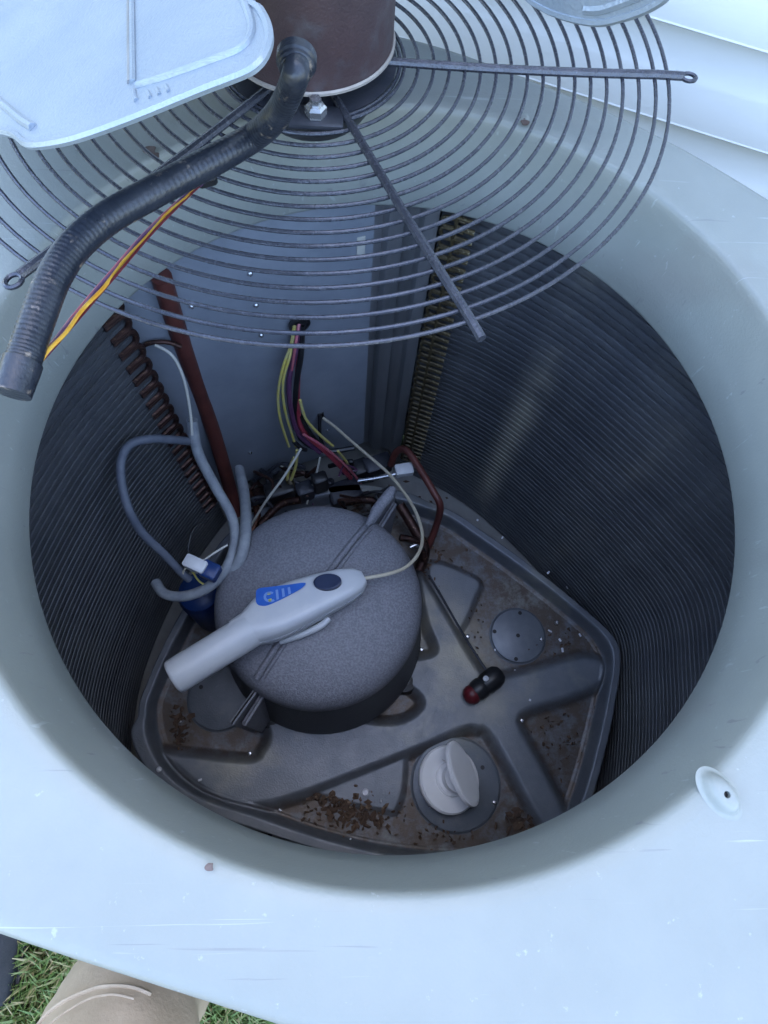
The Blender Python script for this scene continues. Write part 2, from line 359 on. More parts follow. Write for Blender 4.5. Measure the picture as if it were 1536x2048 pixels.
# screw bosses round the opening
def boss(ang, big):
    e = np.array([math.cos(R_(ang)), math.sin(R_(ang)), 0]); t = np.array([-e[1], e[0], 0]); mb = MB(); rows = []
    L_, Wd, Hh = (.0118, .0072, .0085) if big else (.0065, .0034, .0007)
    cen = e * (.3135 if big else .3135)
    for fr, hz in ((1.4, -.0006), (1.25, .03), (1.13, .13), (1.05, .34), (.93, .6), (.8, .82), (.64, .95), (.45, 1.0), (.27, .98), (.25, .6)):
        rr = []
        for j in range(32):
            gph = 2 * math.pi * j / 32
            if fr > .4: p = e * (L_ * fr * math.cos(gph)) + t * (Wd * fr * math.sin(gph))
            else: p = e * (Wd * fr * math.cos(gph) + L_ * .05) + t * (Wd * fr * math.sin(gph))
            rr.append(cen + p + np.array([0, 0, TOP + Hh * hz]))
        rows.append(rr)
    mb.strip(rows, True); b = mb.build('screw_boss', M['boss'], cover, angle=70)
    mb = MB().lathe([(Wd * .262, 0), (Wd * .2, .0002)], cen + e * L_ * .05 + np.array([0, 0, TOP + Hh * .62]), 20, caps=True)
    return b, mb
for a, big in ((-54.3, True), (-110, False), (69, False), (131.2, False), (8, False), (188, False)):
    if a == -110: continue
    b, hm = boss(a, big)
    hm.build('screw_hole', M['hole'] if big else M['rust'], cover)
# rusty washers/stains around the unused screw holes seen through the guard, and drip marks
for (x, y, r) in ((300, 300, .0050), (1050, 245, .0036), (419, 1734, .0022), (312, 310, .003)):
    p = at(x, y, TOP + .0025); poly = [(p[0] + r * math.cos(t) * (1 + .25 * math.sin(3 * t + x)), p[1] + r * 1.1 * math.sin(t) * (1 + .2 * math.cos(2 * t)), TOP + .0021) for t in np.linspace(0, 2 * np.pi, 18, endpoint=False)]
    MB().prism(poly, (0, 0, 1), .0006).build('rust_spot', M['rust'], cover)

# outer louvred jacket under the cover
jz = np.linspace(.03, .69, 28)
rows = []
for i, z in enumerate(jz):
    k0 = .016 if z < .56 else .016 - (z - .56) * .19
    rows.append([(CS[k, 0] * (ro[k] + k0), CS[k, 1] * (ro[k] + k0), z) for k in range(0, NT, 3)])
    rows.append([(CS[k, 0] * (ro[k] + k0 - .009), CS[k, 1] * (ro[k] + k0 - .009), z + .018) for k in range(0, NT, 3)])
rows.append([(CS[k, 0] * (ro[k] - .008), CS[k, 1] * (ro[k] - .008), .715) for k in range(0, NT, 3)])
rows.insert(0, [(CS[k, 0] * (ro[k] + .022), CS[k, 1] * (ro[k] + .022), -.034) for k in range(0, NT, 3)])
MB().strip(rows, True).build('outer_jacket', M['shell'], ac, angle=20)

# condenser coil: one finned row after another
coil_path = [(-.272, .200), (-.300, .155), (-.335, .09), (-.368, .0), (-.390, -.09), (-.395, -.17), (-.382, -.235), (-.293, -.304), (-.10, -.359), (.092, -.412), (.227, -.449), (.318, -.425), (.370, -.335), (.402, -.22), (.418, -.12), (.421, -.030), (.372, .052), (.300, .138), (.218, .222), (.145, .275), (.085, .306), (.058, .318)]
CP = [np.array(p) for p in cr([np.array(p) for p in coil_path], 9)]
NR = 60; zb, zt = -.03, .668; PZ = (zt - zb) / NR
coil = thing_part = MB()
nrmP = []
for i, p in enumerate(CP):
    t = CP[min(i + 1, len(CP) - 1)] - CP[max(i - 1, 0)]; t /= np.linalg.norm(t); nn = np.array([-t[1], t[0]])
    if np.dot(nn, p) > 0: nn = -nn          # inward
    nrmP.append(nn)
# header sheet behind the rows is the coil itself
rows = [[(p[0] - n[0] * d, p[1] - n[1] * d, z) for p, n in zip(CP, nrmP)] for d, z in ((.006, zb), (.006, zt), (.014, zt), (.014, zb), (.006, zb))]
coil = MB().strip(rows).build('condenser_coil', M['fin'], ac, angle=30)
rows = []
for d, z in ((-.0045, .0005), (-.0006, .0013), (.0, PZ * .35), (-.0002, PZ * .65), (-.0007, PZ - .0016), (-.0045, PZ - .0006)):
    rows.append([(p[0] + n[0] * d, p[1] + n[1] * d, z) for p, n in zip(CP, nrmP)])
fr0 = MB().strip(rows).build('fin_row', M['fin'], coil, angle=50)
stk = np.zeros(len(CP))                     # vertical bands where light on the coil is painted into the fin colour
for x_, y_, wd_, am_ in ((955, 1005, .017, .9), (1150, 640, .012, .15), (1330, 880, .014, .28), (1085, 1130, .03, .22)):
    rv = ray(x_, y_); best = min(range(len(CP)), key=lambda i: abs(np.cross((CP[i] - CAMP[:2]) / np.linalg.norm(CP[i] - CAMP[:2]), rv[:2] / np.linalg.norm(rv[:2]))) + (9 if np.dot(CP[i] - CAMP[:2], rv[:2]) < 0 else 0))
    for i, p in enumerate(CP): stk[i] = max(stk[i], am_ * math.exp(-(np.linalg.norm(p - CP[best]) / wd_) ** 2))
fr0.data.attributes.new('light_streak', 'FLOAT', 'POINT').data.foreach_set('value', np.tile(stk, 6).astype(np.float32))
off0 = np.array(ac['o'])
fr0.location = (0, 0, zb)
for k in range(1, NR):
    c = copy_part(fr0, coil, (0, 0, zb + k * PZ))

# back sheet and its corner post
PN = np.array([-math.sin(R_(22)), math.cos(R_(22)), 0]); PT = np.array([PN[1], -PN[0], 0]); PD = .315
pp0 = PN * PD
def onback(x, y, out=0.): return onplane(x, y, pp0 - PN * out, PN)
pr_ = onback(727, 880); s_r = np.dot(pr_, PT); s_l = -.36
rows = [[PN * (PD + d) + PT * s + np.array([0, 0, z]) for s in np.linspace(s_l, s_r, 12)] for d, z in ((.0, .05), (.0, .69), (.0015, .69), (.0015, .05))]
back = MB().strip(rows).build('control_box_panel', M['sheet'], ac, smooth=False)
Rr = np.array([.055, .312, 0.]); Pr = PN * PD + PT * s_r
fold = [Pr, Pr + (Rr - Pr) * .18 + PN * .008, Pr + (Rr - Pr) * .20 - PN * .006, Pr + (Rr - Pr) * .45 - PN * .004, Pr + (Rr - Pr) * .48 + PN * .006, Pr + (Rr - Pr) * .72 + PN * .003, Pr + (Rr - Pr) * .75 - PN * .006, Pr + (Rr - Pr) * .98 - PN * .003]
MB().strip([[f_ + np.array([0, 0, z]) for f_ in fold] for z in (.05, .695)]).build('corner_post', M['post'], ac, smooth=False)
# left return of the back sheet
Lr = np.array([-.305, .215, 0]); Pl = PN * PD + PT * s_l
MB().strip([[Lr + np.array([0, 0, z]), Pl + np.array([0, 0, z])] for z in (.05, .695)]).build('corner_flange', M['sheet'], ac, smooth=False)
# grommet hole and wire boot
hp = onback(597, 645, .003)
MB().lathe([(.0, .0), (.011, .0), (.0145, .0015), (.0145, .005), (.011, .0065), (.0095, .004), (.0, .0035)], hp, 28, axis=-PN).build('grommet', M['black'], back)
sm = MB().lathe([(.0032, 0), (.0032, .0015), (.002, .0028), (0, .003)], (0, 0, 0), 12, axis=-PN).build('sheet_screw', M['steel'], back)
first = True
for x, y in ((500, 547), (512, 610), (522, 670), (699, 543), (383, 612), (500, 905), (800, 885), (655, 860)):
    p = onback(x, y, .001)
    if first: sm.location = p - np.array(ac['o']); first = False; sm.location = tuple(p - 0); sm.location = tuple(p)
    else: copy_part(sm, back, tuple(p))
# pale paint sticker at the sheet's edge
p = onback(722, 492, .001)
MB().box(p, (.010, .0012, .028), ex=PT).build('sticker', M['yprint'] if False else M['whitew'], back)

# base pan: one stamped sheet; heights from the traced ribs
ZP = .05
pin = [(800, 1025), (880, 1050), (945, 1092), (1050, 1167), (1150, 1247), (1190, 1288), (1202, 1330), (1187, 1420), (1152, 1560), (1118, 1640), (1060, 1697), (930, 1702), (780, 1690), (650, 1660), (520, 1615), (409, 1580), (341, 1518), (315, 1428), (332, 1368), (370, 1285), (420, 1195), (470, 1105), (560, 1040), (700, 1005)]
pout = [(800, 982), (860, 1006), (1030, 1108), (1200, 1250), (1236, 1290), (1238, 1335), (1222, 1450), (1182, 1600), (1150, 1680), (1080, 1745), (930, 1752), (780, 1735), (640, 1700), (500, 1655), (380, 1610), (300, 1545), (262, 1470), (290, 1410), (330, 1322), (385, 1215), (440, 1120), (540, 1010), (700, 970)]
pc = at(740, 1350, ZP)[:2]
NA, NRAD = 520, 170
th = np.linspace(0, 2 * np.pi, NA, endpoint=False)
def pol(lst, z):
    q = np.array([at(a, b, z)[:2] - pc for a, b in lst]); q = np.array(cr(q, 6, True)); return polar(q, th)
rin = pol(pin, ZP)
def front_limit(r, lim):                    # keep the pan inside the front of the cabinet
    p = pc + r[:, None] * np.c_[np.cos(th), np.sin(th)]; nn_ = p @ un_; n0 = pc @ un_
    return np.where(nn_ < lim, r * (lim - n0) / np.minimum(nn_ - n0, -1e-6), r)
rin = front_limit(rin, -.352); rout = np.maximum(pol(pout, ZP + .035), rin + .02); rout = front_limit(rout, -.367); rin = np.minimum(rin, rout - .01)
plate = [(835, 1165), (848, 1150), (905, 1240), (963, 1335), (1010, 1348), (1165, 1308), (1215, 1330), (1195, 1378), (1062, 1425), (1045, 1440), (1050, 1460), (1125, 1600), (1130, 1650), (1085, 1660), (985, 1482), (955, 1462), (925, 1464), (800, 1517), (545, 1612), (430, 1600), (330, 1520), (325, 1500), (490, 1516), (520, 1500), (532, 1470), (520, 1420), (560, 1380), (700, 1430), (790, 1440), (835, 1418), (838, 1395), (800, 1360), (800, 1320), (862, 1305), (866, 1285), (850, 1245)]
pad2 = [(868, 1122), (945, 1150), (963, 1168), (955, 1192), (925, 1258), (905, 1245), (858, 1165)]
pad3 = [(625, 1578), (770, 1624), (795, 1618), (808, 1580), (812, 1520), (800, 1515)]
def sdf(P, poly):                           # negative inside
    A = np.asarray(poly); n = len(A); d = np.full(len(P), 1e9); ins = np.zeros(len(P), bool)
    for i in range(n):
        a, b = A[i], A[(i + 1) % n]; e = b - a; wv = P - a
        t = np.clip((wv @ e) / (e @ e), 0, 1); d = np.minimum(d, np.hypot(*(wv - t[:, None] * e).T))
        c1 = (A[i][1] <= P[:, 1]) & (A[(i + 1) % n][1] > P[:, 1]); c2 = (A[i][1] > P[:, 1]) & (A[(i + 1) % n][1] <= P[:, 1])
        cr_ = e[0] * wv[:, 1] - e[1] * wv[:, 0]
        ins ^= (c1 & (cr_ > 0)) | (c2 & (cr_ < 0))
    return np.where(ins, -d, d)
fr = np.r_[np.linspace(0, 1, NRAD), 1 + np.linspace(0, 1, 12)[1:]]
rad = np.where(fr[:, None] <= 1, fr[:, None] * rin[None], rin[None] + (fr[:, None] - 1) * (rout - rin)[None])
X = pc[0] + rad * np.cos(th); Y = pc[1] + rad * np.sin(th); PX = np.c_[X.ravel(), Y.ravel()]
hgt = np.full(len(PX), ZP); dirt = np.ones(len(PX))
def ss(x): x = np.clip(x, 0, 1); return x * x * (3 - 2 * x)
for poly, hh, wdt in ((plate, .017, .021), (pad2, .007, .012), (pad3, .006, .011)):
    q = np.array([at(a, b, ZP + hh)[:2] for a, b in poly]); q = np.array(cr(q, 4, True)); s_ = sdf(PX, q)
    e = ss(.5 - s_ / wdt); hgt = np.maximum(hgt, ZP + hh * e); dirt = np.minimum(dirt, 1 - ss(.5 - s_ / .02) * .93)
fl = np.repeat(np.clip(fr - 1, 0, 1), NA)    # flange
hgt = np.where(fl > 0, np.maximum(ZP + .035 * ss(fl * 2.4), hgt * (1 - ss(fl * 3)) + (ZP + .035 * ss(fl * 2.4)) * ss(fl * 3)), hgt)
dirt = np.where(fl > 0, .12, dirt)
nearrim = np.repeat(fr, NA); hgt += np.where((nearrim > .985) & (nearrim < 1.03), .0018, 0)
def discmask(x, y, r, h):
    c = at(x, y, ZP + .004)[:2]; dd = np.hypot(*(PX - c).T); return ss(.5 - (dd - r) / .004) * h
pv = np.c_[PX, hgt]
nr = len(fr); faces = []
idx = np.arange(nr * NA).reshape(nr, NA)
fq = np.stack([idx[:-1], np.roll(idx, -1, 1)[:-1], np.roll(idx, -1, 1)[1:], idx[1:]], -1).reshape(-1, 4)
skirt0 = len(pv); pv = np.r_[pv, np.c_[pv[idx[-1], :2], np.full(NA, .03)]]; dirt = np.r_[dirt, np.full(NA, .5)]
sk = np.arange(NA) + skirt0
fq = np.r_[fq, np.c_[idx[-1], np.roll(idx[-1], -1), np.roll(sk, -1), sk]]
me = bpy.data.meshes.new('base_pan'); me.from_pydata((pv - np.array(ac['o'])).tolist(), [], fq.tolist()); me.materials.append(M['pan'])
me.attributes.new('dirt', 'FLOAT', 'POINT').data.foreach_set('value', dirt.astype(np.float32))
dc = at(905, 1285, ZP + .01)[:2]; dr_ = PX - dc; lightv = .9 * np.exp(-((dr_ @ np.array([.55, -.83])) / .105) ** 2 - ((dr_ @ np.array([.83, .55])) / .055) ** 2) * (fl == 0)  # soft oval of painted warm light beside the compressor
me.attributes.new('light_patch', 'FLOAT', 'POINT').data.foreach_set('value', np.r_[lightv, np.zeros(NA)].astype(np.float32))
for p in me.polygons: p.use_smooth = True
pan = bpy.data.objects.new('base_pan', me); col.objects.link(pan); pan.parent = ac; pan['o'] = ac['o']
def disc(x, y, r, holes, mt):
    c = at(x, y, ZP + .004)
    d = MB().lathe([(r + .0035, -.006), (r + .0035, -.0035), (r + .001, -.002), (r, .0012), (r - .0025, .0022), (0, .0022)], c, 48).build('knockout_disc', mt, pan, angle=30)
    for hx, hy in holes:
        h = at(hx, hy, ZP + .0065); MB().lathe([(.0034, 0), (.0034, .0004), (0, .0004)], h, 14).build('drain_hole', M['hole'], pan)
disc(1036, 1271, .0455, ((1040, 1226), (989, 1263), (1036, 1271), (1032, 1318)), M['pandisc'])
disc(912, 1568, .068, ((965, 1535), (911, 1626)), M['pan'])
disc(440, 1395, .050, ((402, 1374),), M['pan'])
bolt = MB().lathe([(.004, 0), (.004, .003), (.0025, .0045), (0, .0048)], (0, 0, 0), 6).build('pan_bolt', M['steel'], pan, smooth=False)
for i, (x, y) in enumerate(((843, 1299), (935, 1273), (1113, 1245), (1082, 1279), (1043, 1441), (1181, 1370), (500, 1507), (988, 1605), (860, 1610), (1135, 1195))):
    p = at(x, y, ZP + .004)
    if i == 0: bolt.location = tuple(p)
    else: copy_part(bolt, pan, tuple(p))

# compressor under a grey moulded cover
comp_c = np.array([-.0755, -.030, 0]); 
low = [(.151, .052), (.160, .056), (.161, .075), (.158, .10), (.1505, .17), (.1445, .225), (.1400, .262), (.136, .275), (.10, .276)]
prof = [(.1355, .262), (.1412, .2625), (.1422, .266), (.1412, .275), (.1378, .2855), (.1318, .2938), (.123, .3000), (.110, .3055), (.090, .3125), (.06, .3185), (.02, .3225), (0, .323)]
comp = MB().lathe(low, comp_c, 96).build('compressor', M['lowshell'], ac, angle=70)
MB().lathe(prof, comp_c, 96).build('cover_cap', M['blanket'], comp, angle=70)
# seam flange between the two cover halves
sa = at(775, 1000, .30)[:2] - comp_c[:2]; sb = at(505, 1375, .30)[:2] - comp_c[:2]
sdir = (sb - sa) / np.linalg.norm(sb - sa); sdir3 = np.array([*sdir, 0]); snor = np.array([-sdir[1], sdir[0], 0])
def dome_z(r):
    P_ = prof[::-1]; return float(np.interp(r, [p[0] for p in P_[:10]], [p[1] for p in P_[:10]]))
off_c = float(np.dot(sa, snor[:2]))
for dlt, hh in ((-.0030, .012), (.0042, .002)):
    pts = []
    for s_ in np.linspace(-.15, .15, 41):
        q = sdir3 * s_ + snor * (off_c + dlt); r = math.hypot(q[0], q[1])
        if r < .134: pts.append(comp_c + q + np.array([0, 0, dome_z(r) + hh * .05]))
    MB().tube(pts, .0044 if dlt < 0 else .0028, 10).build('cover_seam', M['blanket'], comp)
for sgn, hi in ((1, .272), (-1, .295)):
    q = sdir3 * sgn * .158 + snor * off_c + comp_c
    MB().box(q + np.array([0, 0, (hi + .07) / 2]), (.066, .006, hi - .07), ex=sdir3, bev=.002).build('seam_flange', M['blanket'], comp)
    MB().box(q + sdir3 * sgn * -.004 + snor * .0085 + np.array([0, 0, (hi + .05) / 2]), (.060, .007, hi - .09), ex=sdir3 + snor * .06, bev=.002).build('seam_flange', M['blanket'], comp)
# raised cone of the cover at the back
q = at(768, 995, .33); MB().tube([at(735, 1050, .315), at(752, 1022, .325), at(778, 990, .33), at(786, 976, .33)], [.0035, .0075, .0085, .005], 12).build('terminal_hump', M['blanket'], comp)
# rubber feet
for a in (60, 150, 240, 330):
    c_ = comp_c + np.array([.155 * math.cos(R_(a)), .155 * math.sin(R_(a)), 0]); MB().lathe([(.02, .048), (.022, .055), (.018, .066), (.008, .068), (.008, .075), (0, .075)], c_, 20).build('rubber_foot', M['black'], comp)

# pipes and cables inside
def part_tube(name, m_, lst, r, n=6, seg=10, parent=ac): return MB().tube(cr(px(lst), n), r, seg).build(name, m_, parent)
part_tube('suction_pipe', M['redpipe'], [(322, 552, .60), (365, 690, .47), (410, 815, .32), (438, 900, .22), (462, 985, .12), (470, 1030, .08)], .0112, seg=14)
part_tube('capillary_tube', M['copper_dark'], [(276, 760, .46), (268, 720, .48), (290, 690, .50), (330, 684, .50), (362, 694, .49)], .0028)
part_tube('capillary_tube', M['whitew'], [(310, 690, .50), (345, 712, .49), (368, 760, .46), (380, 820, .42), (384, 870, .39)], .0020)
part_tube('insulated_cable', M['greyhose'], [(384, 840, .40), (396, 905, .36), (430, 972, .32), (462, 1030, .30), (470, 1080, .30), (456, 1130, .30), (420, 1172, .29), (372, 1192, .28), (330, 1188, .27), (312, 1165, .26)], .0072, seg=12)
part_tube('insulated_cable', M['greyhose'], [(478, 938, .22), (488, 985, .25), (492, 1040, .29), (488, 1090, .31), (474, 1130, .30), (450, 1152, .28)], .0080, seg=12)
part_tube('insulated_cable', M['darkhose'], [(392, 884, .36), (350, 880, .40), (300, 878, .43), (262, 888, .44), (243, 918, .44), (243, 965, .43), (258, 1020, .41), (285, 1066, .38), (325, 1105, .35), (358, 1140, .32), (378, 1158, .30)], .0055, seg=12)
part_tube('cable_end', M['cord'], [(312, 1165, .26), (318, 1180, .262), (345, 1195, .265)], .0045)
# filter bottle with a white plug connector
fb = at(398, 1185, .20); MB().lathe([(.030, -.14), (.033, -.13), (.033, -.01), (.029, .004), (.02, .010), (0, .011)], fb, 32).build('blue_accumulator', M['blue'], ac)
p = at(392, 1130, .33); MB().box(p, (.030, .017, .020), ex=(1, -.45, 0), bev=.002).build('plug_connector', M['white'], ac)
p2 = at(420, 1142, .325); MB().box(p2, (.024, .022, .018), ex=(1, -.45, 0), bev=.002).build('socket_connector', M['blue'], ac)
for lst, mm, r in (([(376, 1120, .33), (378, 1085, .34), (390, 1055, .34), (415, 1042, .33)], 'black', .0013), ([(405, 1122, .33), (430, 1105, .335), (455, 1090, .33)], 'whitew', .0014), ([(378, 1130, .33), (366, 1145, .32), (372, 1160, .30)], 'cord', .0014), ([(384, 1140, .32), (396, 1160, .30), (410, 1170, .29)], 'yellow', .0014)):
    part_tube('sensor_lead', M[mm], lst, r, seg=6)
# wiring loom out of the control box
def zb_(x, y, out): return onback(x, y, out)
def loom(name, mm, lst, r):                 # (x, y, distance in front of the back sheet)
    return MB().tube(cr([zb_(*q) for q in lst], 6), r, 7).build(name, M[mm], ac)
loom('wire', 'yellow', [(588, 650, .006), (582, 690, .02), (566, 735, .03), (556, 790, .035), (561, 840, .04), (578, 893, .045)], .0021)
loom('wire', 'yellow', [(590, 652, .008), (580, 710, .028), (566, 765, .036), (571, 825, .04), (592, 893, .045)], .0020)
loom('wire', 'purple', [(596, 650, .006), (590, 705, .02), (578, 760, .026), (582, 820, .03), (598, 868, .035), (640, 905, .05)], .0040)
loom('wire', 'black', [(603, 650, .006), (602, 705, .016), (592, 775, .022), (592, 835, .028), (604, 880, .034), (650, 902, .05), (708, 896, .06)], .0042)
loom('wire', 'pinkw', [(598, 648, .012), (591, 690, .028), (584, 740, .03)], .0020)
loom('wire', 'red', [(600, 700, .010), (594, 770, .018), (596, 825, .028), (610, 866, .038), (650, 902, .055), (692, 945, .07), (722, 985, .085), (736, 1012, .10)], .0044)
loom('wire', 'pinkw', [(606, 868, .047), (652, 897, .062), (700, 940, .078), (728, 978, .09), (744, 1006, .10)], .0022)
loom('wire', 'black', [(600, 830, .03), (625, 872, .045), (670, 915, .055), (700, 950, .06)], .0035)
loom('wire', 'yellow', [(600, 800, .035), (612, 838, .045), (638, 868, .052), (666, 892, .056)], .0023)
loom('wire', 'yellow', [(676, 902, .058), (692, 922, .06), (703, 945, .06)], .0023)
loom('wire', 'whitew', [(602, 897, .06), (570, 950, .08), (530, 1005, .10), (500, 1055, .12), (482, 1090, .13)], .0021)
loom('wire', 'whitew', [(640, 915, .06), (632, 950, .07), (620, 985, .08), (614, 1008, .09)], .0018)
loom('wire', 'yellow', [(594, 900, .05), (592, 930, .055), (582, 960, .06)], .0026)
loom('wire', 'yellow', [(588, 915, .05), (576, 945, .055), (574, 975, .06)], .0026)
loom('cable_tie', 'black', [(588, 884, .045), (602, 896, .05), (612, 900, .05)], .0036)
# valves, clamps and pipe stubs in the dark corner behind the compressor
for (x, y, z, s_, mm) in ((560, 985, .10, (.05, .03, .05), 'black'), (610, 985, .09, (.03, .025, .05), 'guard_dark'), (640, 965, .12, (.026, .02, .05), 'black'), (528, 990, .06, (.04, .03, .02), 'copper_dark'), (755, 930, .08, (.05, .03, .03), 'guard_dark'), (720, 940, .07, (.03, .03, .04), 'black'), (690, 985, .07, (.06, .04, .03), 'guard_dark'), (640, 828, .20, (.014, .010, .024), 'black')):
    MB().box(at(x, y, z), s_, ex=(.93, .36 + .001 * (x % 7), 0), bev=.003).build('terminal_block' if mm == 'black' else 'pipe_bracket', M[mm], ac)
part_tube('brass_fitting', M['copper_gold'], [(575, 945, .13), (580, 965, .12), (582, 985, .11)], .008)
part_tube('silver_rod', M['steel'], [(716, 962, .14), (760, 955, .145), (800, 946, .15)], .0034)
p = at(808, 940, .155); MB().box(p, (.030, .020, .016), ex=(1, .2, 0), bev=.002).build('plug_connector', M['white'], ac)
part_tube('discharge_pipe', M['redpipe'], [(782, 930, .12), (792, 905, .15), (812, 900, .17), (838, 935, .17), (866, 982, .165), (880, 1010, .155), (876, 1040, .12), (862, 1080, .085), (850, 1105, .065)], .0062, seg=12)
for lst, r, mm in (([(838, 1140, .07), (850, 1100, .085), (830, 1060, .1), (800, 1010, .11)], .009, 'copper_dark'), ([(800, 1075, .13), (835, 1085, .12), (850, 1120, .09)], .006, 'copper_dark'), ([(600, 1000, .11), (560, 1010, .10), (520, 1050, .09)], .007, 'copper_dark'), ([(690, 1005, .10), (740, 1000, .10), (790, 1020, .09)], .007, 'copper_dark'), ([(500, 985, .08), (515, 1030, .09), (500, 1070, .09)], .006, 'copper'), ([(640, 830, .21), (640, 870, .18), (652, 905, .15)], .003, 'black'), ([(820, 1095, .12), (833, 1090, .12), (843, 1098, .115)], .004, 'steel')):
    part_tube('copper_pipe', M[mm], lst, r)
for k in range(26):                         # tangle of thin leads and tubes behind the compressor
    x0, y0 = random.uniform(500, 790), random.uniform(935, 1010); z0 = random.uniform(.05, .13); lst = []
    for j in range(4):
        lst.append((x0, y0, z0)); x0 += random.uniform(-45, 45); y0 += random.uniform(-22, 22); z0 = min(.15, max(.05, z0 + random.uniform(-.03, .03)))
    mm = random.choice(('black', 'black', 'copper_dark', 'purple', 'copper_dark', 'guard_dark', 'whitew'))
    part_tube('wire' if mm in ('black', 'purple', 'whitew') else 'copper_pipe', M[mm], lst, random.uniform(.0014, .0026) if mm in ('purple', 'whitew') else random.uniform(.002, .005), seg=7)
# copper return bends down both ends of the coil
def bends(base, dirv, out, n, z0, z1, r, mm):
    zz = np.linspace(z0, z1, n + 1); dz = zz[1] - zz[0]; proto = None
    base = np.asarray(base, float)
    for k in range(n):
        if proto is None:
            pts = []
            for a in np.linspace(-math.pi / 2, math.pi / 2, 9):
                pts.append(base + dirv * (math.cos(a) * out) + np.array([0, 0, math.sin(a) * dz * .42]))
            pts = [base - dirv * .02 + np.array([0, 0, -dz * .42])] + pts + [base - dirv * .02 + np.array([0, 0, dz * .42])]
            proto = MB().tube(pts, r, 8).build('return_bend', M[mm], coil); proto.location = (0, 0, zz[0])
        else: copy_part(proto, coil, (0, 0, zz[k]))
tl = np.array([.62, .78, 0]); tl /= np.linalg.norm(tl)
bends((-.276, .190, 0), tl, .008, 22, .09, .655, .0037, 'copper_dark')
tr = np.array([-.9, .35, 0]); tr /= np.linalg.norm(tr)
bends((.062, .300, 0), tr, .005, 40, .06, .64, .0022, 'copper_gold')
bends((.072, .292, 0), tr, .0015, 40, .067, .647, .0022, 'copper_gold')

# ------------------------------------------------------------------ fan assembly laid upside down over the back of the opening
hub = np.array([-.0735, .2965]); GZ = .80
fan = thing('fan_assembly', 'upturned round wire fan guard carrying a rusty brown motor and silver blades', 'fan', (hub[0], hub[1], GZ))
def gz(r): return GZ - .012 * (1 - (min(r, .289) / .289) ** 2)
guard = MB().lathe([(.0, .0), (.066, .0), (.070, .002), (.070, .005), (.0, .005)], (hub[0], hub[1], gz(.06) - .001), 48).build('wire_guard', M['guard_dark'], fan, angle=30)
MB().lathe([(.03, .7525), (.046, .7525), (.056, .768), (.066, .786)], (hub[0], hub[1], 0), 40).build('hub_cup', M['guard_dark'], guard)
rr = [.289, .2785] + [.2655 - .0127 * k for k in range(15)] + [.0765, .0725]
for r in rr:
    pts = [(hub[0] + r * math.cos(a), hub[1] + r * math.sin(a), gz(r) + .0035) for a in np.linspace(0, 2 * np.pi, 120, endpoint=False)]
    MB().tube(pts, .00155, 8, closed=True).build('guard_ring', M['wire_guard'], guard)
dr = at(1370, 168, GZ) - np.array([*hub, GZ]); a0 = math.atan2(dr[1], dr[0])
dbr = at(948, 668, GZ) - np.array([*hub, GZ]); a1 = math.atan2(dbr[1], dbr[0])
dl = at(30, 578, GZ) - np.array([*hub, GZ]); a2 = math.atan2(dl[1], dl[0])
print('spoke angles', math.degrees(a0), math.degrees(a1), math.degrees(a2), np.hypot(*dr[:2]), np.hypot(*dbr[:2]), np.hypot(*dl[:2]))
for a, L_, eye in ((a0, .300, 1), (a1, .306, 0), (a2, .300, 1), (a0 + R_(72), .300, 1), (a0 + R_(144), .300, 1)):
    e = np.array([math.cos(a), math.sin(a), 0]); h3 = np.array([hub[0], hub[1], 0])
    pts = [h3 + e * r + np.array([0, 0, gz(r) + .0060]) for r in np.linspace(.045, L_, 14)]
    MB().tube(pts, .0034, 8).build('guard_spoke', M['wire_guard'], guard)
    if not eye: continue
    c_ = h3 + e * (L_ + .0052) + np.array([0, 0, GZ + .0055])
    lp = [c_ + .0046 * (e * math.cos(t) * 1.25 + np.array([-e[1], e[0], 0]) * math.sin(t)) for t in np.linspace(0, 2 * np.pi, 20, endpoint=False)]
    MB().tube(lp, .0017, 6, closed=True).build('spoke_eye', M['wire_guard'], guard)
h3 = np.array([hub[0], hub[1], 0.])
# mounting nut and strap under the motor
nb = at(632, 228, gz(.07) + .008)
MB().lathe([(.0085, 0), (.0085, .006), (.0065, .008), (.0045, .008), (.0045, .013), (0, .0135)], nb, 6).build('mounting_nut', M['steel'], guard, smooth=False)
MB().box(nb + np.array([0, 0, -.003]), (.042, .022, .005), bev=.001).build('mounting_tab', M['guard_dark'], guard)
# motor
mz = GZ + .0055
motor = MB().lathe([(.0, mz), (.060, mz), (.0655, mz + .002), (.0655, mz + .008), (.0660, mz + .009), (.0660, mz + .118), (.0640, mz + .124), (.05, mz + .132), (.018, mz + .134), (.0, mz + .134)], h3, 72).build('motor', M['motor'], fan, angle=30)
lip = [h3 + np.array([.0663 * math.cos(a), .0663 * math.sin(a), mz + .003]) for a in np.linspace(0, 2 * np.pi, 96, endpoint=False)]
MB().tube(lip, .0018, 6, closed=True).build('motor_lip', M['motor_rim'], motor)
MB().lathe([(.006, mz + .13), (.006, mz + .165)], h3, 20).build('motor_shaft', M['steel'], motor)
